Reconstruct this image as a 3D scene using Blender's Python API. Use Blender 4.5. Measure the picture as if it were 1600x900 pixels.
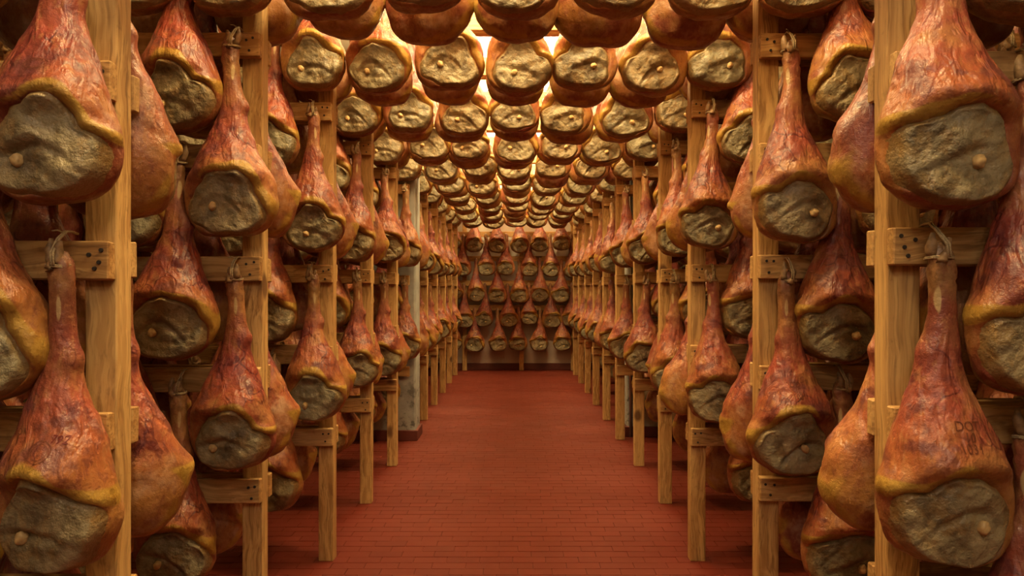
import bpy, bmesh, math, random
import numpy as np
from mathutils import Vector, noise, Matrix
from mathutils.bvhtree import BVHTree

for _o in list(bpy.data.objects):
    bpy.data.objects.remove(_o)
SC = bpy.context.scene
COL = SC.collection
R = math.radians

# ------------------------------------------------------------------ camera, world, light, exposure
CAM_H = 1.24
F_PX = 1220.0
cam_d = bpy.data.cameras.new('camera')
cam = bpy.data.objects.new('camera', cam_d)
COL.objects.link(cam)
cam.location = (0, 0, CAM_H)
cam.rotation_euler = (R(90), 0, 0)
cam_d.sensor_width = 36.0
cam_d.lens = 36.0 * F_PX / 1600.0
cam_d.shift_x = -5.0 / 1600.0
cam_d.clip_start = 0.02
SC.camera = cam

world = bpy.data.worlds.new('world')
SC.world = world
world.use_nodes = True
bg = world.node_tree.nodes['Background']
bg.inputs[0].default_value = (1.0, 0.8, 0.6, 1)
bg.inputs[1].default_value = 0.006

SC.view_settings.view_transform = 'Standard'
SC.view_settings.look = 'None'
SC.view_settings.gamma = 1.0
SC.view_settings.use_curve_mapping = False
SC.view_settings.exposure = -0.40
SC.cycles.adaptive_threshold = 0.015
SC.cycles.max_bounces = 5
SC.cycles.diffuse_bounces = 3
SC.cycles.glossy_bounces = 2
SC.cycles.transmission_bounces = 1

ROW_D = [1.65 + 0.9455 * i for i in range(11)]          # front face of each row of posts
LEFT_IN = [.842, .840, .825, .825, .825, .815, .825, .825, .825, .825, .825]
RIGHT_IN = [.787, .807, .795, .832, .830, .825, .825, .825, .825, .825, .825]
TIERS = [.567, .935, 1.302, 1.669, 2.036, 2.403]
TOP = 2.775
CEIL = 3.2
BACK = 11.86
SIDE = 2.45
LAMP_Y = [-1.7, -0.5] + [ROW_D[0] - .47 + .9455 * i for i in range(12)]


WARM = (1.0, .77, .37)
LAMP_Z = CEIL - .15
for i, y in enumerate(LAMP_Y):
    fill_lamp = y < .8  # pair added behind the camera as neutral fill for the front racks
    for sx in (-.36, .36):
        d = bpy.data.lights.new('tube_light', 'POINT')
        d.energy = 25 if fill_lamp else (86 if y < 10.8 else 44)
        d.color = (1.0, .87, .68) if fill_lamp else WARM
        d.shadow_soft_size = .06
        o = bpy.data.objects.new('tube_light', d)
        COL.objects.link(o)
        o.location = (sx, y, LAMP_Z)

# ------------------------------------------------------------------ node helpers and materials


class NT:
    def __init__(self, name):
        self.m = bpy.data.materials.new(name)
        self.m.use_nodes = True
        self.t = self.m.node_tree
        self.n = self.t.nodes
        self.bsdf = self.n['Principled BSDF']

    def node(self, typ, ins=None, **kw):
        nd = self.n.new(typ)
        for k, v in kw.items():
            setattr(nd, k, v)
        for k, v in (ins or {}).items():
            self.put(nd.inputs[k], v)
        return nd

    def put(self, sock, v):
        if isinstance(v, bpy.types.NodeSocket):
            self.t.links.new(v, sock)
        elif isinstance(v, (tuple, list)) and len(v) == 3 and sock.type == 'RGBA':
            sock.default_value = (*v, 1)
        else:
            sock.default_value = v

    def math(self, op, a, b=0.0, c=None, clamp=False):
        nd = self.node('ShaderNodeMath', operation=op, use_clamp=clamp)
        self.put(nd.inputs[0], a)
        self.put(nd.inputs[1], b)
        if c is not None:
            self.put(nd.inputs[2], c)
        return nd.outputs[0]

    def vmath(self, op, a, b):
        nd = self.node('ShaderNodeVectorMath', operation=op)
        self.put(nd.inputs[0], a)
        self.put(nd.inputs[1], b)
        return nd.outputs[0]

    def mix(self, f, a, b, blend='MIX'):
        nd = self.node('ShaderNodeMix', data_type='RGBA', blend_type=blend)
        self.put(nd.inputs[0], f)
        self.put(nd.inputs[6], a)
        self.put(nd.inputs[7], b)
        return nd.outputs[2]

    def noise(self, vec, scale, detail=3, rough=.55, dist=0.0, color=False):
        nd = self.node('ShaderNodeTexNoise', {'Vector': vec, 'Scale': scale, 'Detail': detail, 'Roughness': rough, 'Distortion': dist})
        return nd.outputs['Color' if color else 'Fac']

    def ramp(self, f, stops, smooth=False):
        nd = self.node('ShaderNodeValToRGB')
        cr = nd.color_ramp
        if smooth:
            cr.interpolation = 'EASE'
        while len(cr.elements) < len(stops):
            cr.elements.new(.5)
        for e, (p, c) in zip(cr.elements, stops):
            e.position = p
            e.color = (*c, 1) if isinstance(c, (tuple, list)) else (c, c, c, 1)
        self.put(nd.inputs[0], f)
        return nd.outputs[0]

    def rng(self, f, a, b, c=0.0, d=1.0, smooth=True):
        nd = self.node('ShaderNodeMapRange', interpolation_type='SMOOTHSTEP' if smooth else 'LINEAR')
        self.put(nd.inputs[0], f)
        for i, v in enumerate((a, b, c, d)):
            nd.inputs[i + 1].default_value = v
        return nd.outputs[0]

    def bump(self, h, strength, dist, normal=None):
        nd = self.node('ShaderNodeBump', {'Height': h, 'Strength': strength, 'Distance': dist})
        if normal is not None:
            self.put(nd.inputs['Normal'], normal)
        return nd.outputs[0]

    def attr(self, name):
        return self.node('ShaderNodeAttribute', attribute_name=name)

    def rand(self):
        return self.node('ShaderNodeObjectInfo').outputs['Random']

    def obj(self):
        return self.node('ShaderNodeTexCoord').outputs['Object']

    def done(self, color, rough, normal=None, spec=.5):
        self.put(self.bsdf.inputs['Base Color'], color)
        self.put(self.bsdf.inputs['Roughness'], rough)
        self.bsdf.inputs['Specular IOR Level'].default_value = spec
        if normal is not None:
            self.put(self.bsdf.inputs['Normal'], normal)
        return self.m


def mat_wood(name, axis, light=(.60, .365, .140), dark=(.41, .215, .072)):
    k = NT(name)
    co = k.obj()
    rnd = k.rand()
    off = k.node('ShaderNodeCombineXYZ', {0: k.math('MULTIPLY', rnd, 13.0), 1: k.math('MULTIPLY', rnd, 7.0), 2: k.math('MULTIPLY', rnd, 23.0)}).outputs[0]
    p = k.vmath('ADD', co, off)
    st = [62.0, 62.0, 62.0]
    st[axis] = 1.7
    warp = k.vmath('MULTIPLY', k.noise(p, 4.0, 2, color=True), (.07, .07, .07))
    pw = k.vmath('ADD', p, warp)
    g1 = k.noise(k.vmath('MULTIPLY', pw, tuple(st)), 1.0, 4, .6)
    st2 = [150.0, 150.0, 150.0]
    st2[axis] = 5.0
    g2 = k.noise(k.vmath('MULTIPLY', pw, tuple(st2)), 1.0, 2, .5)
    big = k.noise(p, 2.2, 2)
    col = k.mix(k.rng(g1, .40, .60), dark, light)
    col = k.mix(k.rng(g2, .50, .68, 0, .60), col, (.17, .075, .022))
    col = k.mix(k.rng(big, .42, .72, 0, .5), col, (.64, .41, .17))
    vs = [4.2, 4.2, 4.2]
    vs[axis] = 2.9
    vor = k.node('ShaderNodeTexVoronoi', {'Vector': k.vmath('MULTIPLY', pw, tuple(vs)), 'Scale': 1.0}, feature='F1')
    kn = k.rng(vor.outputs['Distance'], .085, .165, 1.0, 0.0)
    col = k.mix(k.math('MULTIPLY', kn, .85), col, (.085, .028, .010))
    dirt = k.noise(p, 26.0, 3, .7)
    col = k.mix(k.rng(dirt, .58, .74, 0, .38), col, (.16, .075, .026))
    tint = k.mix(k.rng(rnd, 0, 1, 0, .6, False), (1, 1, 1), (.86, .79, .72))
    col = k.mix(1.0, col, tint, 'MULTIPLY')
    b = k.bump(k.math('ADD', k.math('MULTIPLY', g1, .7), k.math('MULTIPLY', g2, .5)), .6, .003)
    return k.done(col, .62, b, .3)


def mat_plaster(name, base, stain):
    k = NT(name)
    co = k.obj()
    n1 = k.noise(co, 1.3, 5, .6)
    n2 = k.noise(co, 14.0, 4, .6)
    col = k.mix(k.rng(n1, .42, .72, 0, .6), base, stain)
    col = k.mix(k.rng(n2, .55, .8, 0, .35), col, tuple(c * .55 for c in stain))
    return k.done(col, .85, k.bump(n2, .3, .004), .25)


def mat_concrete():
    k = NT('concrete_column')
    co = k.obj()
    n1 = k.noise(co, 5.0, 5, .65)
    n2 = k.noise(co, 11.0, 5, .7)
    z = k.node('ShaderNodeSeparateXYZ', {0: co}).outputs[2]
    low = k.rng(z, -1.35, -.85, 1, 0)
    col = k.mix(k.rng(n1, .4, .7), (.40, .39, .36), (.27, .255, .23))
    pit = k.math('MULTIPLY', k.rng(n2, .52, .64), k.math('ADD', k.math('MULTIPLY', low, .75), .06), clamp=True)
    col = k.mix(pit, col, (.07, .06, .055))
    return k.done(col, .9, k.bump(n2, .5, .006), .2)


def mat_tile(name='floor_tile'):
    k = NT(name)
    rnd = k.attr('tone').outputs['Fac']
    rn2 = k.rand()
    geo = k.node('ShaderNodeNewGeometry').outputs['Position']
    n1 = k.noise(geo, 1.7, 4, .6)
    n2 = k.noise(geo, 38.0, 3, .65)
    v = k.math('FRACT', k.math('ADD', rnd, rn2))
    col = k.mix(v, (.108, .0150, .0080), (.124, .0180, .0096))
    col = k.mix(k.rng(n1, .4, .75, 0, .6), col, (.130, .0235, .0125))
    col = k.mix(k.rng(n2, .64, .78, 0, .45), col, (.17, .06, .035))
    sc = k.noise(k.vmath('MULTIPLY', geo, (3.0, 26.0, 1.0)), 1.0, 3, .7)
    col = k.mix(k.rng(sc, .62, .75, 0, .35), col, (.065, .012, .008))
    ro = k.rng(n1, .3, .8, .46, .66, False)
    return k.done(col, ro, k.bump(n2, .2, .001), .14)


def mat_plain(name, col, rough, spec=.4, metal=0.0, scale=30.0, amt=.25, bump=.15):
    k = NT(name)
    n = k.noise(k.obj(), scale, 4, .6)
    c = k.mix(k.rng(n, .35, .75, 0, amt), col, tuple(x * .35 for x in col))
    k.bsdf.inputs['Metallic'].default_value = metal
    return k.done(c, rough, k.bump(n, bump, .002), spec)


def mat_rind():
    k = NT('ham_rind')
    lc = k.attr('lc').outputs['Vector']
    rnd = k.rand()
    off = k.node('ShaderNodeCombineXYZ', {0: k.math('MULTIPLY', rnd, 9.0), 1: k.math('MULTIPLY', rnd, 5.0), 2: k.math('MULTIPLY', rnd, 17.0)}).outputs[0]
    p = k.vmath('ADD', lc, off)
    hz = k.attr('hz').outputs['Fac']
    fat = k.attr('fat').outputs['Fac']
    pale = k.attr('pale').outputs['Fac']
    back = k.attr('back').outputs['Fac']
    n_big = k.noise(p, 5.0, 2, .55)
    n_mid = k.noise(p, 17.0, 3, .6)
    n_fine = k.noise(p, 75.0, 3, .7)
    n_mott = k.noise(k.vmath('MULTIPLY', p, (1.0, 1.0, .6)), 42.0, 4, .7)
    n_alt = k.noise(k.vmath('ADD', p, (3.1, 1.7, .4)), 7.5, 3, .6)
    wob = k.math('MULTIPLY_ADD', n_mid, .26, -.13)
    h2 = k.math('ADD', hz, wob)
    base = k.ramp(h2, [(0.0, (.16, .080, .034)), (.18, (.25, .115, .045)), (.32, (.28, .080, .042)), (.48, (.32, .062, .038)), (.66, (.35, .100, .035)), (.82, (.36, .145, .038)), (1.0, (.22, .098, .028))])
    r2 = k.math('FRACT', k.math('MULTIPLY', rnd, 7.31))
    base = k.mix(k.rng(r2, .3, 1.0, 0.0, .8, False), base, k.mix(1.0, base, (.80, .58, .62), 'MULTIPLY'))
    base = k.mix(k.rng(r2, 0, .45, .55, 0.0, False), base, k.mix(1.0, base, (1.02, 1.30, .95), 'MULTIPLY'))
    col = k.mix(k.rng(n_big, .46, .66, 0, .8), base, (.185, .030, .024))
    col = k.mix(k.rng(n_alt, .50, .70, 0, .65), col, (.42, .200, .068))
    col = k.mix(k.rng(n_mid, .50, .72, 0, .35), col, (.36, .11, .050))
    col = k.mix(k.rng(n_mott, .50, .66, 0, .55), col, (.15, .030, .020))
    col = k.mix(k.rng(n_mott, .48, .34, 0, .40), col, (.46, .23, .10))
    mid = k.math('MULTIPLY', k.rng(hz, .20, .40), k.rng(hz, .62, .80, 1, 0))
    bru = k.rng(k.math('ADD', k.math('MULTIPLY', n_alt, -.6), k.math('MULTIPLY', n_mid, 1.0)), .20, .36)
    col = k.mix(k.math('MULTIPLY', k.math('MULTIPLY', bru, mid), .65), col, (.095, .022, .032))
    # bloom of salt and flour on the rind side
    bl = k.math('MULTIPLY', k.rng(k.noise(k.vmath('ADD', p, (1.2, 8.2, 3.3)), 6.0, 4, .75), .46, .70), k.math('MULTIPLY', back, k.rng(hz, .4, .6)))
    col = k.mix(k.math('MULTIPLY', bl, .75), col, (.54, .34, .20))
    # veins
    wrp = k.vmath('MULTIPLY', k.noise(p, 12.0, 2, color=True), (.10, .10, .10))
    vv = k.node('ShaderNodeTexVoronoi', {'Vector': k.vmath('MULTIPLY', k.vmath('ADD', p, wrp), (1.0, 1.0, .5)), 'Scale': 15.0}, feature='DISTANCE_TO_EDGE')
    vein = k.rng(vv.outputs['Distance'], .008, .045, 1, 0)
    vm = k.math('MULTIPLY', k.rng(k.math('SUBTRACT', n_big, k.math('MULTIPLY', n_alt, .6)), .16, .27), k.math('MULTIPLY', mid, k.math('SUBTRACT', 1.0, fat, clamp=True), clamp=True))
    vein = k.math('MULTIPLY', vein, vm)
    col = k.mix(k.math('MULTIPLY', vein, .85), col, (.085, .008, .010))
    col = k.mix(k.rng(n_fine, .61, .74, 0, .5), col, (.11, .030, .018))
    # yellow fat along the cut
    fcol = k.mix(k.rng(n_mid, .35, .65), (.30, .150, .022), (.44, .255, .050))
    fcol = k.mix(k.rng(n_fine, .54, .70, 0, .55), fcol, (.18, .075, .014))
    ff = k.rng(k.math('ADD', fat, k.math('MULTIPLY_ADD', n_mid, .6, -.30)), .30, .68)
    col = k.mix(ff, col, fcol)
    # bare tendon
    col = k.mix(k.rng(k.math('ADD', pale, k.math('MULTIPLY_ADD', n_mid, .4, -.2)), .45, .65, 0, .8), col, (.48, .34, .17))
    wr = k.noise(k.vmath('MULTIPLY', p, (30.0, 30.0, 8.0)), 1.0, 2, .6, .8)
    hsum = k.math('ADD', k.math('MULTIPLY', k.math('ADD', n_fine, k.math('MULTIPLY', n_mott, .6)), .32), k.math('MULTIPLY', wr, k.math('MULTIPLY_ADD', mid, .9, .25)))
    nb = k.bump(hsum, .85, .010)
    ro = k.rng(n_mott, .35, .65, .28, .52, False)
    return k.done(col, ro, nb, .45)


def mat_lard():
    k = NT('ham_lard_face')
    lc = k.attr('lc').outputs['Vector']
    rnd = k.rand()
    off = k.node('ShaderNodeCombineXYZ', {0: k.math('MULTIPLY', rnd, 19.0), 1: k.math('MULTIPLY', rnd, 4.0), 2: k.math('MULTIPLY', rnd, 11.0)}).outputs[0]
    p = k.vmath('ADD', lc, off)
    edge = k.attr('edge').outputs['Fac']
    a = k.noise(p, 9.0, 3, .6, .6)
    b = k.noise(p, 32.0, 4, .65)
    c = k.noise(p, 95.0, 2, .6)
    col = k.mix(k.rng(a, .34, .66), (.150, .118, .068), (.300, .250, .155))
    col = k.mix(k.rng(b, .50, .72, 0, .6), col, (.37, .315, .195))
    col = k.mix(k.rng(k.noise(k.vmath('ADD', p, (2, 5, 9)), 14.0, 3), .50, .66, 0, .7), col, (.066, .045, .026))
    col = k.mix(k.rng(k.math('SUBTRACT', k.math('MULTIPLY', b, 1.2), k.math('MULTIPLY', a, .5)), .36, .50, 0, .5), col, (.22, .135, .050))
    col = k.mix(k.rng(c, .64, .76, 0, .5), col, (.44, .38, .24))
    col = k.mix(k.math('MULTIPLY', k.rng(k.math('ADD', edge, k.math('MULTIPLY_ADD', b, .3, -.15)), .80, .99), .75), col, (.21, .115, .030))
    tint = k.mix(k.rng(rnd, 0, 1, 0, 1, False), (1.10, 1.00, .86), (.92, .95, .93))
    col = k.mix(1.0, col, tint, 'MULTIPLY')
    h = k.math('ADD', k.math('MULTIPLY', b, .8), k.math('MULTIPLY', c, .25))
    return k.done(col, k.rng(b, .35, .65, .60, .36, False), k.bump(h, .9, .011), .5)


M = {
    'post': mat_wood('pine_post', 2),
    'board': mat_wood('pine_board', 0, (.56, .325, .120), (.37, .185, .060)),
    'plaster': mat_plaster('aged_plaster', (.30, .24, .17), (.22, .16, .11)),
    'backwall': mat_plaster('stained_plaster', (.55, .46, .38), (.42, .20, .15)),
    'ceiling': mat_plaster('ceiling_plaster', (.66, .60, .48), (.58, .50, .38)),
    'concrete': mat_concrete(),
    'tile': mat_tile(),
    'grout': mat_plain('floor_grout', (.125, .026, .015), .9, .2, 0, 3.0, .9),
    'base': mat_plain('skirting_tile', (.12, .026, .018), .5, .4),
    'rind': mat_rind(),
    'lard': mat_lard(),
    'bone': mat_plain('bone_end', (.56, .37, .16), .5, .4, 0, 90.0, .5, .5),
    'trotter': mat_plain('dried_trotter', (.27, .15, .065), .55, .4, 0, 60.0, .9, .6),
    'cord': mat_plain('hemp_cord', (.46, .34, .19), .9, .2, 0, 400.0, .7, .8),
    'nail': mat_plain('nail_head', (.030, .020, .015), .6, .4),
    'steel': mat_plain('grey_steel', (.42, .42, .40), .35, .5, .8),
    'housing': mat_plain('lamp_housing', (.75, .74, .70), .5, .4, 0, 20, .1),
    'stamp': mat_plain('stamp_ink', (.17, .018, .014), .6, .3, 0, 60, .5),
    'brand': mat_plain('branded_mark', (.15, .040, .018), .6, .3, 0, 60, .5),
}
_k = NT('lit_tube')
_k.bsdf.inputs['Base Color'].default_value = (.9, .85, .7, 1)
_k.bsdf.inputs['Emission Color'].default_value = (1.0, .80, .45, 1)
_k.bsdf.inputs['Emission Strength'].default_value = 9.0
M['tube'] = _k.m

# ------------------------------------------------------------------ object helpers


def link(name, mesh, parent=None, loc=(0, 0, 0), rot=(0, 0, 0)):
    o = bpy.data.objects.new(name, mesh)
    COL.objects.link(o)
    o.location = loc
    o.rotation_euler = rot
    if parent is not None:
        o.parent = parent
    return o


def tag(o, label=None, cat=None, group=None, kind=None):
    for key, v in (('label', label), ('category', cat), ('group', group), ('kind', kind)):
        if v:
            o[key] = v
    return o


def bm_mesh(name, bm, mat, smooth=False):
    me = bpy.data.meshes.new(name)
    bm.to_mesh(me)
    bm.free()
    me.materials.append(mat)
    if smooth:
        me.polygons.foreach_set('use_smooth', [True] * len(me.polygons))
    return me


def box_mesh(name, sx, sy, sz, mat, bevel=.003, seg=1, wobble=0.0, seed=0):
    bm = bmesh.new()
    bmesh.ops.create_cube(bm, size=1.0)
    rr = random.Random(seed)
    for v in bm.verts:
        v.co.x *= sx
        v.co.y *= sy
        v.co.z *= sz
        if wobble:
            v.co += Vector((rr.uniform(-wobble, wobble), rr.uniform(-wobble, wobble), rr.uniform(-wobble, wobble)))
    if bevel:
        bmesh.ops.bevel(bm, geom=bm.edges[:], offset=bevel, segments=seg, affect='EDGES', profile=.6)
    return bm_mesh(name, bm, mat)


def tube_rings(bm, pts, radii, sides=8, cap=True):
    prev = None
    n = len(pts)
    up = Vector((0.31, 0.17, 0.93))
    for i in range(n):
        t = (pts[min(i + 1, n - 1)] - pts[max(i - 1, 0)])
        if t.length < 1e-9:
            t = Vector((0, 0, 1))
        t.normalize()
        a = t.cross(up)
        if a.length < 1e-4:
            a = t.cross(Vector((1, 0, 0)))
        a.normalize()
        b = t.cross(a)
        ring = [bm.verts.new(pts[i] + (a * math.cos(2 * math.pi * j / sides) + b * math.sin(2 * math.pi * j / sides)) * radii[i]) for j in range(sides)]
        if prev:
            for j in range(sides):
                bm.faces.new((prev[j], prev[(j + 1) % sides], ring[(j + 1) % sides], ring[j]))
        elif cap:
            bm.faces.new(ring[::-1])
        prev = ring
    if cap:
        bm.faces.new(prev)


ORD = ['first', 'second', 'third', 'fourth', 'fifth', 'sixth', 'seventh', 'eighth', 'ninth', 'tenth', 'eleventh', 'twelfth']

# ------------------------------------------------------------------ the room
Y0 = -3.0


def slab(name, x0, x1, y0, y1, z0, z1, mat, bevel=0.0):
    me = box_mesh(name, x1 - x0, y1 - y0, z1 - z0, mat, bevel)
    return tag(link(name, me, None, ((x0 + x1) / 2, (y0 + y1) / 2, (z0 + z1) / 2)), kind='structure')


floor = slab('floor', -SIDE, SIDE, Y0, BACK, -.20, -.0025, M['grout'])
slab('ceiling', -SIDE - .1, SIDE + .1, Y0 - .1, BACK + .1, CEIL, CEIL + .15, M['ceiling'])
slab('wall_left', -SIDE - .1, -SIDE, Y0, BACK, -.2, CEIL, M['plaster'])
slab('wall_right', SIDE, SIDE + .1, Y0, BACK, -.2, CEIL, M['plaster'])
slab('wall_back', -SIDE - .1, SIDE + .1, BACK, BACK + .1, -.2, CEIL, M['backwall'])
slab('wall_front', -SIDE - .1, SIDE + .1, Y0 - .1, Y0, -.2, CEIL, M['plaster'])
slab('baseboard_back', -SIDE, SIDE, BACK - .02, BACK, 0, .10, M['base'], .004)
slab('baseboard_left', -SIDE, -SIDE + .02, Y0, BACK - .02, 0, .10, M['base'], .004)
slab('baseboard_right', SIDE - .02, SIDE, Y0, BACK - .02, 0, .10, M['base'], .004)

# floor tiles 15 x 7.5 cm, running bond, long side across the aisle
TL, TW, GAP = .15, .075, .0016


def tile_verts(cx, cy, hx, hy, dz, tilt):
    b = .0012
    top = [(cx - hx + b, cy - hy + b), (cx + hx - b, cy - hy + b), (cx + hx - b, cy + hy - b), (cx - hx + b, cy + hy - b)]
    low = [(cx - hx, cy - hy), (cx + hx, cy - hy), (cx + hx, cy + hy), (cx - hx, cy + hy)]
    return [(x, y, dz + tilt * (x - cx)) for x, y in top] + [(x, y, -.004) for x, y in low]


TILE_F = [(0, 1, 2, 3), (4, 5, 1, 0), (5, 6, 2, 1), (6, 7, 3, 2), (7, 4, 0, 3)]
rng = random.Random(11)
tile_meshes = []
for i in range(5):
    me = bpy.data.meshes.new('tile')
    me.from_pydata(tile_verts(0, 0, TL / 2 - GAP / 2, TW / 2 - GAP / 2, 0, 0), [], TILE_F)
    me.materials.append(M['tile'])
    at = me.attributes.new('tone', 'FLOAT', 'POINT')
    at.data.foreach_set('value', [.2 * i] * 8)
    tile_meshes.append(me)
TV, TF, TT = [], [], []
ny0, ny1 = int(Y0 / TW), int(BACK / TW)
n_single = 0
for j in range(ny0, ny1 + 1):
    cy = (j + .5) * TW
    if cy + TW / 2 > BACK or cy - TW / 2 < Y0:
        continue
    sh = .5 * TL if j % 2 else 0.0
    sh += (.012 * math.sin(j * 1.7))
    for i in range(-18, 19):
        cx = i * TL + sh
        if abs(cx) > SIDE - TL / 2:
            continue
        dz = rng.uniform(-.0006, .0006)
        if 3.36 < cy < 5.05 and abs(cx) < .93 and n_single < 300:
            link('tile', tile_meshes[rng.randrange(5)], floor, (cx, cy, dz + .1013), (0, rng.uniform(-.004, .004), 0))
            n_single += 1
        else:
            b0 = len(TV)
            TV += tile_verts(cx, cy, TL / 2 - GAP / 2, TW / 2 - GAP / 2, dz, rng.uniform(-.004, .004))
            TF += [tuple(b0 + q for q in f) for f in TILE_F]
            TT += [rng.random()] * 8
me = bpy.data.meshes.new('tile_field')
me.from_pydata(TV, [], TF)
me.materials.append(M['tile'])
me.attributes.new('tone', 'FLOAT', 'POINT').data.foreach_set('value', TT)
tf = link('tile_field', me, floor)
tf['kind'] = 'stuff'
# children of the floor keep world coordinates
for ch in floor.children:
    ch.matrix_parent_inverse = Matrix.Translation(-Vector(floor.location))
    if ch.name.startswith('tile') and ch is not tf:
        ch.location.z -= .1013

# concrete columns of the building
cl = tag(link('column', box_mesh('column', .46, .30, CEIL, M['concrete'], .012), None, (-.812 - .23, 6.50, CEIL / 2)), kind='structure')
link('skirting', box_mesh('skirting', .50, .34, .085, M['base'], .004), cl, (0, 0, -CEIL / 2 + .0425))
cr = tag(link('column', box_mesh('column', .46, .40, CEIL, M['concrete'], .012), None, (.935 + .23, 6.72, CEIL / 2)), kind='structure')
link('skirting', box_mesh('skirting', .50, .44, .085, M['base'], .004), cr, (0, 0, -CEIL / 2 + .0425))

# ceiling lamps between the rows, plus two unseen fill lamps added behind the camera
for i, y in enumerate(LAMP_Y):
    if y > 10.9:
        continue
    lp = bpy.data.objects.new('tube_lamp', None)
    COL.objects.link(lp)
    lp.location = (0, y, CEIL)
    where = 'behind the camera' if y < .8 else 'above the aisle before the %s row of hams' % ORD[max(0, i - 2)]
    if y < .8:
        where = ('added for fill, farthest ' if i == 0 else 'added for fill, nearer ') + where
    tag(lp, 'warm lit ceiling tube lamp ' + where, 'lamp', 'ceiling tube lamps')
    link('housing', box_mesh('housing', 1.34, .11, .05, M['housing'], .008), lp, (0, 0, -.025))
    bm = bmesh.new()
    tube_rings(bm, [Vector((-.62, 0, 0)), Vector((.62, 0, 0))], [.013, .013], 12)
    link('tube', bm_mesh('tube', bm, M['tube'], True), lp, (0, 0, -.075))
    for s in (-1, 1):
        link('tube_holder', box_mesh('tube_holder', .02, .034, .07, M['housing'], .003), lp, (.63 * s, 0, -.07))

# ------------------------------------------------------------------ racks
POST_W, POST_T, POST_H = .068, .061, 3.12
BT, BH = .030, .080
XOUT = 2.30
post_me = [box_mesh('post', POST_W, POST_T, POST_H, M['post'], .0025, 1, .0012, s) for s in range(4)]
_bm = bmesh.new()
bmesh.ops.create_cone(_bm, cap_ends=True, cap_tris=False, segments=10, radius1=.0048, radius2=.0042, depth=.004, matrix=Matrix.Rotation(R(90), 4, 'X'))
nail_me = bm_mesh('nail', _bm, M['nail'])
board_cache = {}


def board_me(length, h, seed):
    key = (round(length, 3), h, seed % 4)
    if key not in board_cache:
        board_cache[key] = box_mesh('board', length, BT, h, M['board'], .003, 1, .0015, seed % 4 + 10)
    return board_cache[key]


rng = random.Random(5)
for ri, D in enumerate(ROW_D):
    for side in (-1, 1):
        inn = (LEFT_IN if side < 0 else RIGHT_IN)[ri]
        column = side < 0 and ri == 5
        rk = bpy.data.objects.new('drying_rack', None)
        COL.objects.link(rk)
        rk.location = (side * (inn + POST_W / 2), D + POST_T / 2, 0)
        sn = 'left' if side < 0 else 'right'
        extra = ' whose boards cross the grey concrete column' if column else ''
        tag(rk, 'pine post with nailed cross boards, %s side of aisle, %s from the front%s' % (sn, ORD[ri], extra), 'rack', 'pine drying racks along the aisle')
        if column:
            rk.location = (side * (inn + .10), D - .02, 0)
            rk['label'] = 'pine cross boards fixed across the grey concrete column left of the aisle'
        else:
            link('post', post_me[(ri * 2 + (side > 0)) % 4], rk, (0, 0, POST_H / 2), (0, 0, math.pi * (ri % 2)))
        link('post', post_me[rng.randrange(4)], rk, (side * (XOUT - POST_W / 2 - abs(rk.location.x)), 0 if not column else .03, POST_H / 2))
        dzr = .022 if (side > 0 and ri == 0) else (.006 if side > 0 else 0)
        for ti, z in enumerate(TIERS):
            for fb in (-1, 1):
                x_in = inn + rng.uniform(-.003, .004) + (.012 if fb > 0 else 0)
                if column:
                    x_in = inn + .04
                if fb > 0:
                    x_in -= .014
                L = XOUT - x_in
                yb = fb * (POST_T / 2 + BT / 2)
                if column:
                    yb = -.04 if fb < 0 else .32
                bd = link('board', board_me(round(L, 2), BH, rng.randrange(4)), rk,
                          (side * (x_in + round(L, 2) / 2) - rk.location.x, yb, z + dzr + rng.uniform(-.004, .004)), (0, rng.uniform(-.004, .004), 0))
                if fb < 0 and ri < 4:
                    for (nx, nz) in ((.018, .018), (.042, .016), (.030, -.020), (.022, -.002))[:3 + (ri == 0)]:
                        link('nail', nail_me, bd, (-side * (round(L, 2) / 2 - nx - rng.uniform(-.004, .004)), -BT / 2 - .0008, nz + rng.uniform(-.004, .004)))
    # beam over the aisle: two boards, one on each face of the posts
    ob = bpy.data.objects.new('overhead_beam', None)
    COL.objects.link(ob)
    ob.location = (0, D + POST_T / 2, TOP)
    tag(ob, 'pale pine double beam over the aisle joining the %s pair of posts from front' % ORD[ri], 'beam', 'pine beams over the aisle')
    for fb in (-1, 1):
        link('board', board_me(2 * XOUT, .125, fb + 1), ob, (0, fb * (POST_T / 2 + BT / 2), 0))

# rack on the far wall
bk = bpy.data.objects.new('wall_rack', None)
COL.objects.link(bk)
YB = BACK - .10
bk.location = (0, YB, 0)
tag(bk, 'pine rack with tiers of boards standing against the far end wall', 'rack')
for x in (-2.2, -1.5, -.76, .095, .87, 1.5, 2.2):
    link('post', post_me[rng.randrange(4)], bk, (x, 0, POST_H / 2))
for z in TIERS[1:]:
    link('board', board_me(4.6, BH, 2), bk, (0, -POST_T / 2 - BT / 2, z + .01))

# ------------------------------------------------------------------ ham prototypes
PROF = [  # depth below the tip, half width, front depth, back depth
    (.010, .013, .013, .012), (.022, .021, .018, .017), (.045, .027, .022, .021), (.08, .0275, .024, .022), (.12, .0265, .024, .022),
    (.155, .028, .026, .023), (.19, .033, .029, .025), (.225, .0405, .032, .029), (.25, .043, .035, .032), (.28, .051, .042, .037),
    (.32, .066, .054, .045), (.37, .088, .072, .056), (.42, .110, .092, .067), (.47, .129, .104, .074), (.51, .138, .108, .077), (.545, .141, .108, .077)]
ZC, ZB = .545, .115


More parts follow.
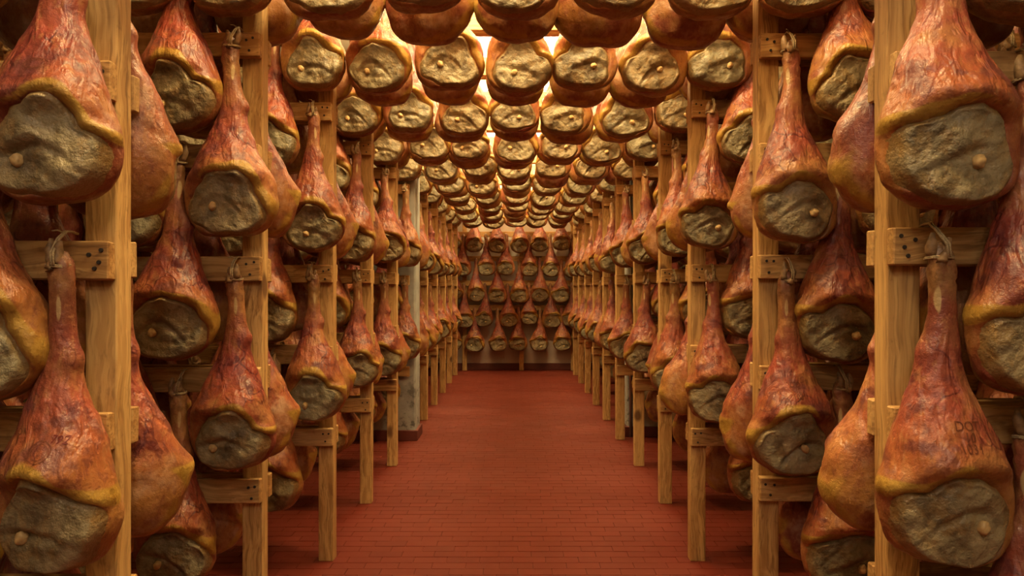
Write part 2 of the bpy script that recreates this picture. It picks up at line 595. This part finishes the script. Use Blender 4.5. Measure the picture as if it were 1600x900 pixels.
def prof(z):
    P = PROF
    if z <= P[0][0]:
        return P[0][1:]
    for i in range(len(P) - 1):
        if z <= P[i + 1][0]:
            t = (z - P[i][0]) / (P[i + 1][0] - P[i][0])
            p0 = P[max(i - 1, 0)]
            p3 = P[min(i + 2, len(P) - 1)]
            out = []
            for q in (1, 2, 3):
                a, b, c, d = p0[q], P[i][q], P[i + 1][q], p3[q]
                out.append(.5 * (2 * b + (c - a) * t + (2 * a - 5 * b + 4 * c - d) * t * t + (3 * b - a - 3 * c + d) * t ** 3))
            return tuple(out)
    return P[-1][1:]


def smax(a, b, k):
    h = max(k - abs(a - b), 0.0) / k
    return max(a, b) + h * h * k * .25


def sstep(a, b, x):
    t = min(1, max(0, (x - a) / (b - a)))
    return t * t * (3 - 2 * t)


class Ham:
    """One leg seen from the front (-y): yellow fat on the -x side, hip bone on the +x side; tip at z = 0, bulb below."""

    def __init__(self, seed, mirror):
        r = random.Random(seed)
        self.seed, self.mirror = seed, mirror
        self.so = Vector((seed * 3.7, seed * 1.3, seed * 5.9))
        self.wide = r.uniform(.95, 1.03)
        self.sway = r.uniform(-.010, .010)
        self.hock = r.uniform(.006, .013)
        self.bone = (r.uniform(.022, .042), -.575 + r.uniform(-.012, .010))
        self.c = (-.012 + r.uniform(-.006, .008), -.563 + r.uniform(-.006, .006))
        self.rx, self.rz = r.uniform(.126, .139), r.uniform(.099, .112)
        self.rot = r.uniform(-.15, .45)
        self.ph = r.uniform(0, 6.28)
        self.notch = r.uniform(.0, .12)
        self.plane0 = r.uniform(-.078, -.068)
        self.tilt = r.uniform(-.04, .10)
        self.fold = (r.uniform(.4, 1.5), r.uniform(-.45, .35), r.uniform(2.0, 9.0), r.uniform(.012, .030), r.uniform(20, 45))
        self.fold2 = (r.uniform(-.06, .06), r.uniform(-.9, .9), r.uniform(.2, 1.0))

    def outline(self, th):
        """Radius of the bare face in direction th (0 = +x, pi/2 = up)."""
        e = 1.0 / math.sqrt((math.cos(th) / self.rx) ** 2 + (math.sin(th) / self.rz) ** 2)
        w = 1 + .045 * math.sin(3 * th + self.ph) + .03 * math.sin(5 * th + 2 * self.ph) + .016 * math.sin(8 * th + 3 * self.ph) + .010 * math.sin(13 * th + self.ph)
        d = math.atan2(math.sin(th - 2.25 - self.rot), math.cos(th - 2.25 - self.rot))
        w -= (.17 + self.notch) * math.exp(-(d / .46) ** 2)          # fat pushes in from upper -x side
        d = math.atan2(math.sin(th - .35), math.cos(th - .35))
        w -= .10 * math.exp(-(d / .5) ** 2)                           # rind flap on the +x side
        return e * w

    def raw(self, th, z):
        """Body point without the rim roll; z is positive downwards here."""
        if z <= ZC:
            a, f, b = prof(z)
        else:
            cphi = max(0.0, 1 - ((z - ZC) / ZB) ** 2) ** .5
            a0, f0, b0 = PROF[-1][1:]
            a, f, b = a0 * cphi ** .66, f0 * cphi ** .5, b0 * cphi ** .75
        g = sstep(.28, .5, z)
        a *= 1 + (self.wide - 1) * g
        c, s = math.cos(th), math.sin(th)
        pw = .92
        x = math.copysign(abs(c) ** pw, c) * a
        y = math.copysign(abs(s) ** pw, s) * (b if s > 0 else f)
        # hock bump towards the -x side and a heel behind
        hb = math.exp(-((z - .232) / .024) ** 2)
        if c < 0:
            x -= self.hock * hb * abs(c)
        x += self.sway * g + .006 * math.sin(z * 14 + self.ph) * (1 - g)
        y += -.012 * g
        # the cut face is nearly flat and looks slightly down
        yp = self.plane0 + (z - .50) * self.tilt - .10 * sstep(.50, .40, z) + .9 * (x + .01) ** 2
        y = smax(y, yp, .026)
        return x, y, -z

    def body(self, nt, nz):
        zs = []
        n1 = int(nz * .68)
        for i in range(n1):
            zs.append(.010 + (ZC - .010) * i / n1)
        n2 = nz - n1
        for i in range(n2):
            zs.append(ZC + ZB * math.sin(math.pi / 2 * (i / n2)))
        V, A = [], {'fat': [], 'hz': [], 'pale': [], 'back': []}

        def add(x, y, z, th):
            p = Vector((x, y, z))
            hz = -z / (ZC + ZB)
            g = sstep(.26, .45, -z)
            n = noise.noise(p * 9 + self.so) * .0105 * g + noise.noise(p * 22 + self.so) * .0045 * (g * .7 + .3) + noise.noise(p * 52 + self.so) * .0013
            n += noise.noise(Vector((x * 60, y * 60, z * 14)) + self.so) * .0042 * sstep(.24, .34, -z) * sstep(.50, .40, -z)
            if -z < .09:
                n += noise.noise(p * 70 + self.so) * .005
            # roll of fat round the face
            dx, dz = x - self.c[0], z - self.c[1]
            an = math.atan2(dz, dx)
            rr = math.hypot(dx, dz) / self.outline(an)
            front = sstep(.035, -.030, y)
            dd = math.atan2(math.sin(an - 2.35), math.cos(an - 2.35))
            upper = math.exp(-(dd / 1.30) ** 2)
            wid = 1 + .9 * noise.noise(Vector((math.cos(an) * 1.3, math.sin(an) * 1.3, self.seed * 7.7)))
            band = sstep(.93, 1.03, rr) * sstep(1.06 + (.16 + .18 * upper) * wid, 1.02 + (.02 + .08 * upper) * wid, rr)
            wob = .55 + .9 * (noise.noise(Vector((math.cos(an) * 1.6, math.sin(an) * 1.6, self.seed * 3.1))) + .35)
            roll = .016 * sstep(.95, 1.05, rr) * sstep(1.75, 1.06, rr) * (.03 + upper) * front * max(.25, wob)
            crease = -.003 * math.exp(-((rr - (1.24 + .12 * upper)) / .06) ** 2) * front * upper
            fat = band * (.16 + 1.0 * upper) * sstep(.06, -.01, y)
            low = sstep(.52, .60, -z) * math.exp(-((y - .012) / .022) ** 2)
            fat = max(fat, low * (.75 if x < .03 else .35))
            d = Vector((x - self.sway, y + .01, 0))
            if -z > ZC:
                d.z = z + ZC
            if d.length < 1e-5:
                d = Vector((0, 0, -1))
            d.normalize()
            if roll > 0:
                d2 = (d + Vector((0, -1.0, .2))).normalized()
            else:
                d2 = d
            p = p + d * n + d2 * (roll + crease)
            p.y += .016 * sstep(.98, .86, rr) * front
            V.append(p)
            A['fat'].append(min(1, fat))
            A['hz'].append(hz)
            pl = math.exp(-((-z - .125) / .038) ** 2) * math.exp(-((x + .014) / .007) ** 2) * (1 if y < 0 else 0) * .9
            A['pale'].append(pl)
            A['back'].append(sstep(-.01, .04, y))

        for z in zs:
            for j in range(nt):
                th = 2 * math.pi * j / nt
                x, y, zz = self.raw(th, z)
                add(x, y, zz, th)
        x, y, zz = 0, 0, 0
        xs = [V[-k - 1] for k in range(nt)]
        add(sum(v.x for v in xs) / nt, sum(v.y for v in xs) / nt, -(ZC + ZB), 0)
        bot = len(V) - 1
        add(0, 0, -.004, 0)
        top = len(V) - 1
        Fc = []
        for i in range(len(zs) - 1):
            for j in range(nt):
                j2 = (j + 1) % nt
                Fc.append((i * nt + j, (i + 1) * nt + j, (i + 1) * nt + j2, i * nt + j2))
        lb = (len(zs) - 1) * nt
        for j in range(nt):
            Fc.append((lb + j, bot, lb + (j + 1) % nt))
            Fc.append((top, j, (j + 1) % nt))
        return V, Fc, A

    def face(self, bvh, nt, nr):
        V, E, Fc = [], [], []
        cx, cz = self.c
        bx, bz = self.bone

        lim = []
        for j in range(nt):
            th, f = 2 * math.pi * j / nt, 1.0
            for _ in range(30):
                rad = self.outline(th) * f
                hit = bvh.ray_cast(Vector((cx + rad * math.cos(th), -1, cz + rad * math.sin(th))), Vector((0, 1, 0)))
                if hit[0] is not None and hit[0].y < -.005:
                    break
                f *= .98
            lim.append(f)
        for _ in range(3):
            lim = [min(lim[j], (lim[j - 1] + lim[j] + lim[(j + 1) % nt]) / 3) for j in range(nt)]

        def pt(j, q):
            th = 2 * math.pi * j / nt
            rad = self.outline(th) * q * lim[j]
            x, z = cx + rad * math.cos(th), cz + rad * math.sin(th)
            hit = bvh.ray_cast(Vector((x, -1, z)), Vector((0, 1, 0)))
            y = hit[0].y if hit[0] is not None else 0.0
            p = Vector((x, y, z))
            inn = sstep(1.0, .88, q)
            h = -.004 + .031 * sstep(1.0, .86, q)
            lump = noise.noise(p * 12 + self.so) * .009 + noise.noise(p * 31 + self.so) * .005 + noise.noise(p * 75 + self.so) * .0018
            h += lump * inn
            # upper muscle overhangs, a fold runs from the -x side down past the bone
            fs, slope, arch, lift, fr = self.fold
            zf = bz + lift + slope * (x - bx) - arch * (x - bx) ** 2 + .006 * math.sin(x * fr + self.ph)
            fm = math.exp(-((x - bx + .02) / .075) ** 2)
            h += fs * (.0075 * sstep(-.008, .016, z - zf) * fm - .0055 * math.exp(-((z - zf + .006) / .009) ** 2) * fm) * inn * sstep(1.0, .7, q)
            x2, sl2, f2 = self.fold2
            u = (x - x2) + sl2 * (z + .53)
            h -= f2 * .004 * math.exp(-(u / .009) ** 2) * sstep(-.60, -.54, z) * inn
            d = math.hypot(x - bx, z - bz)
            h -= .006 * math.exp(-(d / .022) ** 2) * inn
            h = max(h, .003 * inn - .004)
            return Vector((x, y - h, z)), q

        p, q = pt(0, 0)
        V.append(p)
        E.append(0)
        for i in range(1, nr + 1):
            q = (i / nr) ** .8
            for j in range(nt):
                p, qq = pt(j, q)
                V.append(p)
                E.append(qq)
        for j in range(nt):
            j2 = (j + 1) % nt
            Fc.append((0, 1 + j2, 1 + j))
            for i in range(nr - 1):
                a = 1 + i * nt
                Fc.append((a + j, a + j2, a + nt + j2, a + nt + j))
        return V, Fc, {'edge': E}

    def build(self, nt, nz, ft, fr):
        V, Fc, A = self.body(nt, nz)
        bvh = BVHTree.FromPolygons([tuple(v) for v in V], Fc)
        FV, FF, FA = self.face(bvh, ft, fr)
        bx, bz = self.bone
        fb = BVHTree.FromPolygons([tuple(v) for v in FV], FF)
        hit = fb.ray_cast(Vector((bx, -1, bz)), Vector((0, 1, 0)))
        by = hit[0].y if hit[0] is not None else -.07
        self.bone_at = Vector((bx, by - .004, bz))
        if self.mirror:
            flip = lambda L: [Vector((-v.x, v.y, v.z)) for v in L]
            rev = lambda L: [tuple(reversed(f)) for f in L]
            V, FV = flip(V), flip(FV)
            Fc, FF = rev(Fc), rev(FF)
            self.bone_at.x *= -1
        self.bodyd, self.faced = (V, Fc, A), (FV, FF, FA)
        return self

    def meshes(self):
        out = []
        for nm, (V, Fc, A), mt in (('rind', self.bodyd, M['rind']), ('larded_face', self.faced, M['lard'])):
            me = bpy.data.meshes.new(nm)
            me.from_pydata([tuple(v) for v in V], [], Fc)
            me.materials.append(mt)
            me.polygons.foreach_set('use_smooth', [True] * len(me.polygons))
            for key, vals in A.items():
                me.attributes.new(key, 'FLOAT', 'POINT').data.foreach_set('value', vals)
            me.attributes.new('lc', 'FLOAT_VECTOR', 'POINT').data.foreach_set('vector', [c for v in V for c in (v + self.so)])
            me.update()
            out.append(me)
        return out


N_VAR = 6
HAMS, HAM_ME, LOW = {}, {}, {}
for mi in (0, 1):
    for s in range(N_VAR):
        h = Ham(s + 1 + 10 * mi, bool(mi)).build(88, 92, 80, 26)
        HAMS[(mi, s)] = h
        HAM_ME[(mi, s)] = h.meshes()
        if s < 3:
            LOW[(mi, s)] = Ham(s + 1 + 10 * mi, bool(mi)).build(22, 24, 18, 5)

# bone, trotter and cord shapes
bone_me = []
for s in range(3):
    bm = bmesh.new()
    bmesh.ops.create_icosphere(bm, subdivisions=3, radius=1)
    for v in bm.verts:
        n = 1 + .22 * noise.noise(v.co * 1.6 + Vector((s * 5, 0, 0))) + .08 * noise.noise(v.co * 5)
        v.co = Vector((v.co.x * .0145, v.co.y * .013, v.co.z * .0125)) * n
    bone_me.append(bm_mesh('bone_end', bm, M['bone'], True))
trot_me = []
for s in range(4):
    rr = random.Random(s + 40)
    bm = bmesh.new()
    for (x0, z0, ln, lean, rad) in ((-.010, -.042, .050, -.06, .0125), (.012, -.038, .060, .14, .0115), (.000, -.052, .030, -.20, .010)):
        x0 += rr.uniform(-.003, .003)
        ln *= rr.uniform(.8, 1.15)
        yy = -.008 if ln > .035 else -.019
        pts, rad_l = [], []
        for i in range(6):
            t = i / 5
            pts.append(Vector((x0 + lean * ln * t + .006 * math.sin(t * 3 + s), yy + rr.uniform(-.002, .002) + .004 * t, z0 + ln * t)))
            rad_l.append(rad * (1 - .66 * t ** 2.2) * rr.uniform(.88, 1.12))
        tube_rings(bm, pts, rad_l, 8)
    trot_me.append(bm_mesh('trotter', bm, M['trotter'], True))
cord_me = []
for s in range(3):
    rr = random.Random(s + 70)
    bm = bmesh.new()
    pts = []
    for i in range(26):                                    # two turns round the shank
        a = -math.pi / 2 + i / 25 * 4 * math.pi
        pts.append(Vector((math.cos(a) * .0275, math.sin(a) * .0255, -.036 - .006 * i / 25 + .002 * math.sin(a * 2))))
    tube_rings(bm, pts, [.0021] * len(pts), 6)
    xo = rr.uniform(-.006, .010)
    for dx in (-.003, .003):                               # doubled string up and over the board
        pts = [Vector((.004 + dx, -.0265, -.038)), Vector((.004 + dx + xo * .4, -.024, -.012)), Vector((xo + dx, .004, .018)), Vector((xo + dx, .028, .034)), Vector((xo + dx * .6, .046, .0335)), Vector((xo + dx * .6, .062, .030))]
        tube_rings(bm, pts, [.0027] * len(pts), 6)
    for (ex, ez) in ((-.016, .010),):        # loose ends at the knot
        pts = [Vector((xo, .022, .030)), Vector((xo + ex * .5, .012, .036)), Vector((xo + ex, .004, .030 + ez * .4))]
        tube_rings(bm, pts, [.0018] * 3, 5)
    cord_me.append(bm_mesh('cord', bm, M['cord'], True))

# ------------------------------------------------------------------ list of all hams
PLACES = []        # dict(key, loc, rz, scale, mirror, var, label, row)
rng = random.Random(77)
OFF = POST_T / 2 + BT + .048
TIER_NAME = {1: 'lowest', 2: 'second', 3: 'third', 4: 'fourth', 5: 'fifth'}
for ri, D in enumerate(ROW_D):
    yc = D + POST_T / 2
    # over the aisle
    n = 9
    for fb in (-1, 1):
        for i in range(n):
            key = 'o%d%s%d' % (ri, 'fb'[fb > 0], i)
            rng = random.Random(key + 'p')
            x = (i - (n - 1) / 2) * .302 + rng.uniform(-.006, .006)
            mir = (i <= 4) if fb < 0 else (i > 4)
            if ri % 2 and i == 4:
                mir = not mir
            if fb < 0:
                lab = 'ham with grey larded face, %s overhead row from the front, %s from the left' % (ORD[ri], ORD[i])
            else:
                lab = 'ham showing brown rind behind the %s overhead row, %s from the left' % (ORD[ri], ORD[i])
            PLACES.append(dict(key=key, loc=(x, yc + fb * OFF, TOP + .012 + rng.uniform(-.012, .012)), rz=(0 if fb < 0 else math.pi) + rng.uniform(-.14, .14),
                               sc=rng.uniform(1.01, 1.06), sx=1.0, mir=mir, var=rng.randrange(N_VAR), lab=lab, row=ri, fb=fb))
    for side in (-1, 1):
        inn = (LEFT_IN if side < 0 else RIGHT_IN)[ri]
        sn = 'left' if side < 0 else 'right'
        dzr = .022 if (side > 0 and ri == 0) else 0
        for ti in range(1, 6):
            first = inn + (.072 if ti in (2, 4) else .250)
            for c in range(4):
                x = first + c * .355
                if x > 2.1:
                    continue
                for fb in (-1, 1):
                    key = '%s%d%s%d%d' % ('lr'[side > 0], ri, 'fb'[fb > 0], ti, c)
                    rng = random.Random(key + 'p')
                    yh = yc + fb * OFF
                    if side < 0 and ri == 5:
                        yh = 6.255 if fb < 0 else 6.741
                    if side > 0 and ri == 5 and fb > 0 and c < 2:
                        continue                             # the concrete column stands here
                    look = 'grey-faced ham' if fb < 0 else 'rind-side ham'
                    pos = 'nearest the aisle' if c == 0 else '%s from the aisle' % ORD[c]
                    wh = 'on' if fb < 0 else 'behind'
                    lab = '%s %s %s %s rack, %s tier from floor, %s' % (look, wh, ORD[ri], sn, ORD[ti - 1], pos)
                    PLACES.append(dict(key=key, loc=(side * (x + rng.uniform(-.006, .006)), yh, TIERS[ti] + dzr + .012 + rng.uniform(-.012, .012)),
                                       rz=(0 if fb < 0 else math.pi) + rng.uniform(-.16, .16), sc=rng.uniform(.965, 1.03), sx=rng.uniform(.93, 1.03),
                                       mir=(side < 0) if fb < 0 else (side > 0), var=rng.randrange(N_VAR), lab=lab, row=ri, fb=fb))
for ti in range(1, 6):
    xs = [(-3 + i) * .322 + .05 for i in range(7)] if ti % 2 else [(-3.5 + i) * .322 + .04 for i in range(8)]
    for i, x in enumerate(xs):
        rng = random.Random(ti * 50 + i)
        PLACES.append(dict(key='w%d_%d' % (ti, i), loc=(x + rng.uniform(-.01, .01), YB - OFF, TIERS[ti] + .02 + rng.uniform(-.01, .01)), rz=rng.uniform(-.2, .2),
                           sc=rng.uniform(.95, 1.02), sx=1.0, mir=rng.random() < .5, var=rng.randrange(N_VAR),
                           lab='small distant ham on far wall rack, %s tier from the floor, %s from the left' % (ORD[ti - 1], ORD[i]), row=11, fb=-1))

SINGLE = set('l0b10 l0b20 l0b30 l0b40 l0b41 l0b50 l0f20 l0f30 l0f40 l10f20 l10f40 l1b10 l1b20 l1b21 l1b30 l1b40 l1b42 l1b50 l1f10 l1f20 l1f21 l1f22 l1f30 l1f31 l1f40 l1f41 l1f42 l1f50 l2b10 l2b20 l2b30 l2b40 l2b50 l2f10 l2f11 l2f20 l2f21 l2f30 l2f40 l2f41 l2f42 l2f50 l2f51 l3b10 l3b20 l3b30 l3b40 l3b41 l3f10 l3f20 l3f21 l3f30 l3f40 l3f41 l3f50 l4b10 l4b20 l4b30 l4b40 l4b50 l4f10 l4f20 l4f30 l4f40 l4f50 l5b20 l5b40 l5f10 l5f20 l5f30 l5f40 l6b20 l6f20 l6f40 l7f20 l7f40 l8f20 l8f40 l9b20 l9f20 l9f40 o10f2 o10f3 o10f4 o10f5 o10f6 o1b0 o1b1 o1b2 o1b3 o1b4 o1b5 o1b6 o1b7 o1b8 o1f0 o1f1 o1f2 o1f3 o1f4 o1f5 o1f6 o1f7 o1f8 o2b1 o2b2 o2b3 o2b4 o2b5 o2b6 o2b7 o2f1 o2f2 o2f3 o2f4 o2f5 o2f6 o2f7 o3b1 o3b2 o3b3 o3b4 o3b5 o3b6 o3b7 o3f1 o3f2 o3f3 o3f4 o3f5 o3f6 o3f7 o4b1 o4b2 o4b3 o4b4 o4b5 o4b6 o4b7 o4f1 o4f2 o4f3 o4f4 o4f5 o4f6 o4f7 o5b2 o5b3 o5b4 o5b5 o5b6 o5b7 o5f1 o5f2 o5f3 o5f4 o5f5 o5f6 o5f7 o6b2 o6b3 o6b4 o6b5 o6b6 o6f1 o6f2 o6f3 o6f4 o6f5 o6f6 o6f7 o7b3 o7b4 o7f1 o7f2 o7f3 o7f4 o7f5 o7f6 o7f7 o8b3 o8b4 o8f1 o8f2 o8f3 o8f4 o8f5 o8f6 o8f7 o9b3 o9b6 o9f1 o9f2 o9f3 o9f5 o9f6 o9f7 r0b20 r0b21 r0b30 r0b40 r0b41 r0b50 r0f10 r0f20 r0f30 r0f40 r0f50 r10f20 r10f40 r1b10 r1b20 r1b21 r1b30 r1b40 r1b41 r1b50 r1f10 r1f20 r1f22 r1f30 r1f31 r1f40 r1f41 r1f42 r1f50 r2b10 r2b20 r2b30 r2b40 r2b50 r2f10 r2f20 r2f21 r2f30 r2f40 r2f41 r2f50 r2f51 r3b10 r3b20 r3b30 r3b40 r3b41 r3f20 r3f21 r3f30 r3f40 r3f41 r3f50 r4b10 r4b40 r4b50 r4f20 r4f30 r4f40 r4f50 r5f10 r5f20 r5f30 r5f40 r6b20 r6b40 r6f20 r6f40 r7f20 r7f40 r8f20 r8f40 r9f20 r9f40 w1_0 w1_1 w1_2 w1_3 w1_4 w1_5 w2_1 w2_2 w2_3 w2_4 w2_5 w2_6 w3_0 w3_1 w3_2 w3_3 w3_4 w3_5 w4_1 w4_2 w4_3 w4_4 w4_5 w4_6 w5_1 w5_2 w5_3 w5_4 w5_5'.split())
CROWD = set('l0b21 l0b22 l0b31 l0b42 l0b51 l0f10 l0f11 l0f21 l0f31 l0f41 l0f50 l0f51 l10b20 l10b30 l10b40 l10f10 l10f30 l10f50 l1b11 l1b12 l1b22 l1b31 l1b32 l1b41 l1b43 l1b51 l1f11 l1f12 l1f23 l1f32 l1f43 l1f51 l2b11 l2b12 l2b21 l2b22 l2b31 l2b32 l2b41 l2b42 l2b43 l2b52 l2f12 l2f22 l2f32 l2f43 l2f52 l3b11 l3b42 l3b43 l3b50 l3f11 l3f12 l3f22 l3f42 l3f43 l3f51 l4b21 l4b31 l4b41 l4b42 l4f11 l4f21 l4f31 l4f41 l4f43 l4f51 l4f52 l5b31 l5b42 l5f11 l5f21 l5f31 l5f41 l5f42 l5f50 l6b10 l6b40 l7b10 l7b20 l7b30 l7b40 l7b50 l7f10 l7f30 l7f50 l8b10 l8b20 l8b30 l8b40 l8f10 l8f30 l8f50 l9b10 l9b30 l9b40 l9f10 l9f21 l9f30 l9f50 o10b1 o10b2 o10b3 o10b4 o10b5 o10b6 o10b7 o10f1 o10f7 o2b0 o2b8 o2f0 o2f8 o3b8 o3f0 o3f8 o4b8 o4f0 o5b1 o5f0 o5f8 o6b1 o6b7 o7b1 o7b2 o7b5 o7b6 o7b7 o7f8 o8b1 o8b2 o8b5 o8b6 o8b7 o8f0 o9b1 o9b2 o9b4 o9b5 o9b7 o9f4 r0b10 r0b11 r0b22 r0b31 r0b42 r0b51 r0f11 r0f21 r0f31 r0f41 r0f51 r10b10 r10b20 r10b40 r10f10 r10f50 r1b11 r1b22 r1b23 r1b31 r1b42 r1b51 r1b52 r1f11 r1f12 r1f21 r1f23 r1f43 r1f51 r2b21 r2b31 r2b32 r2b41 r2f11 r2f12 r2f22 r2f32 r2f42 r2f43 r3b21 r3b42 r3b50 r3f10 r3f11 r3f42 r3f43 r3f51 r3f52 r4b20 r4b30 r4b31 r4b41 r4b42 r4f10 r4f21 r4f31 r4f41 r4f42 r4f43 r5b42 r5f21 r5f31 r5f41 r5f50 r6b10 r6b30 r6b50 r6f10 r6f30 r6f42 r6f50 r7b10 r7b20 r7b21 r7b30 r7b40 r7b50 r7f10 r7f30 r7f50 r8b10 r8b20 r8b30 r8b40 r8f10 r8f30 r9b10 r9b20 r9b30 r9b40 r9b42 r9b50 r9f10 r9f30 w1_6 w3_6 w5_0'.split())
OMIT = {P['key'] for P in PLACES if P['key'][0] in 'lr' and P['key'][-1] in '23' and P['key'] not in SINGLE and P['key'] not in CROWD}
GROUP = 'cured hams hanging in the curing room'
stuff_v, stuff_f, stuff_m, stuff_a = [], [], [], {'fat': [], 'hz': [], 'pale': [], 'back': [], 'edge': [], 'lc': []}
nv_tot = 0
HAM_OBJ = {}
for P in PLACES:
    if P['key'] in OMIT:
        continue
    mi = int(P['mir'])
    rr = random.Random(P['key'])
    tx, ty = rr.uniform(-.04, .04), rr.uniform(-.035, .035)
    if SINGLE is None or P['key'] in SINGLE:
        h = HAMS[(mi, P['var'])]
        body, face = HAM_ME[(mi, P['var'])]
        root = link('cured_ham', body, None, P['loc'], (tx, ty, P['rz']))
        root.scale = (P['sc'] * P['sx'], P['sc'], P['sc'])
        tag(root, P['lab'], 'ham', GROUP)
        root['key'] = P['key']
        HAM_OBJ[P['key']] = (root, h)
        link('larded_face', face, root)
        if P['row'] <= 7 or P['row'] == 11:
            link('bone_end', bone_me[rr.randrange(3)], root, h.bone_at, (rr.uniform(-.4, .4), rr.uniform(0, 6), rr.uniform(-.4, .4)))
        if P['row'] <= 5:
            t = link('trotter', trot_me[rr.randrange(4)], root, (0, 0, 0), (0, 0, rr.uniform(-.4, .4)))
            t.scale = (-1.05 if rr.random() < .5 else 1.05, 1.1, .95)
            c = link('cord', cord_me[rr.randrange(3)], root)
            c.rotation_euler = (0, 0, 0)
    else:
        h = LOW[(mi, P['var'] % 3)]
        mw = Matrix.Translation(P['loc']) @ (Matrix.Rotation(P['rz'], 4, 'Z') @ Matrix.Rotation(ty, 4, 'Y') @ Matrix.Rotation(tx, 4, 'X')) @ Matrix.Diagonal((P['sc'] * P['sx'], P['sc'], P['sc'], 1))
        m3 = np.array(mw)
        off = np.array([rr.uniform(0, 20) for _ in range(3)])
        for part, (V, Fc, A) in enumerate((h.bodyd, h.faced)):
            v = np.array([tuple(q) for q in V])
            stuff_v.append(v @ m3[:3, :3].T + m3[:3, 3])
            stuff_f += [tuple(q + nv_tot for q in f) for f in Fc]
            stuff_m += [part] * len(Fc)
            for key in ('fat', 'hz', 'pale', 'back', 'edge'):
                stuff_a[key].append(np.array(A.get(key, [0.0] * len(V)), dtype=np.float32))
            stuff_a['lc'].append(v + off)
            nv_tot += len(V)
if nv_tot:
    me = bpy.data.meshes.new('ham_crowd')
    me.from_pydata(np.concatenate(stuff_v).tolist(), [], stuff_f)
    me.materials.append(M['rind'])
    me.materials.append(M['lard'])
    me.polygons.foreach_set('material_index', stuff_m)
    me.polygons.foreach_set('use_smooth', [True] * len(stuff_f))
    for key in ('fat', 'hz', 'pale', 'back', 'edge'):
        me.attributes.new(key, 'FLOAT', 'POINT').data.foreach_set('value', np.concatenate(stuff_a[key]))
    me.attributes.new('lc', 'FLOAT_VECTOR', 'POINT').data.foreach_set('vector', np.concatenate(stuff_a['lc']).astype(np.float32).ravel())
    o = link('hanging_hams', me)
    tag(o, 'remaining cured hams crowded deep between and behind the racks', 'hams', None, 'stuff')

# ---- END OF HAMS
# ------------------------------------------------------------------ marks pressed or inked on the nearest hams


def stamp(key, text, x, z, size, mat, rot=0.0, name='stamp', ring=None):
    if key not in HAM_OBJ:
        return
    root, h = HAM_OBJ[key]
    V, Fc, _ = h.bodyd
    bvh = BVHTree.FromPolygons([tuple(v) for v in V], Fc)
    bm = bmesh.new()
    if ring:
        n = 40
        for q in (1.0, .72):
            vi = [bm.verts.new((math.cos(a) * ring[0] * q, math.sin(a) * ring[1] * q, 0)) for a in [2 * math.pi * i / n for i in range(n)]]
            vo = [bm.verts.new((math.cos(a) * (ring[0] * q + .0012), math.sin(a) * (ring[1] * q + .0012), 0)) for a in [2 * math.pi * i / n for i in range(n)]]
            for i in range(n):
                bm.faces.new((vi[i], vo[i], vo[(i + 1) % n], vi[(i + 1) % n]))
    else:
        cu = bpy.data.curves.new('mark', 'FONT')
        cu.body = text
        cu.size = size
        cu.align_x = 'CENTER'
        cu.align_y = 'CENTER'
        cu.space_line = .8
        cu.resolution_u = 3
        to = bpy.data.objects.new('mark', cu)
        me = bpy.data.meshes.new_from_object(to)
        bm.from_mesh(me)
        bpy.data.objects.remove(to)
        bpy.data.curves.remove(cu)
        bpy.data.meshes.remove(me)
        bmesh.ops.triangulate(bm, faces=bm.faces[:])
        bmesh.ops.subdivide_edges(bm, edges=[e for e in bm.edges if e.calc_length() > .006], cuts=1)
    c, sn = math.cos(rot), math.sin(rot)
    for v in bm.verts:
        px, pz = x + v.co.x * c - v.co.y * sn, z + v.co.x * sn + v.co.y * c
        hit = bvh.ray_cast(Vector((px, -1, pz)), Vector((0, 1, 0)))
        if hit[0] is not None:
            v.co = hit[0] + hit[1] * .0014
        else:
            v.co = Vector((px, 0, pz))
    link(name, bm_mesh('stamp', bm, mat), root)


stamp('r0f20', 'DOT\n10\n1031', .004, -.395, .026, M['brand'], -.06)
stamp('l0f20', '792', .052, -.385, .022, M['stamp'], -.12)
stamp('l0f20', '', .022, -.405, 0, M['brand'], -.3, 'stamp', (.022, .018))
stamp('l0f20', 'DOT', -.048, -.372, .018, M['brand'], .1)
stamp('l0f40', '', .004, -.395, 0, M['brand'], -.05, 'stamp', (.026, .012))
stamp('r1f20', 'DOT\n10\n1031', .0, -.385, .022, M['brand'], .03)
stamp('r2f20', 'DOT\n101', .0, -.385, .022, M['brand'], .03)

# ------------------------------------------------------------------ small fittings
bm = bmesh.new()
tube_rings(bm, [Vector((0, 0, 0)), Vector((0, 0, CEIL))], [.012, .012], 14)
pp = link('steel_pipe', bm_mesh('steel_pipe', bm, M['steel'], True), None, (.962, 6.498, 0))
tag(pp, 'thin grey steel pipe running up the right concrete column', 'pipe')
for z in (.6, 1.5, 2.4):
    link('pipe_clip', box_mesh('pipe_clip', .034, .020, .018, M['steel'], .002), pp, (0, .008, z))
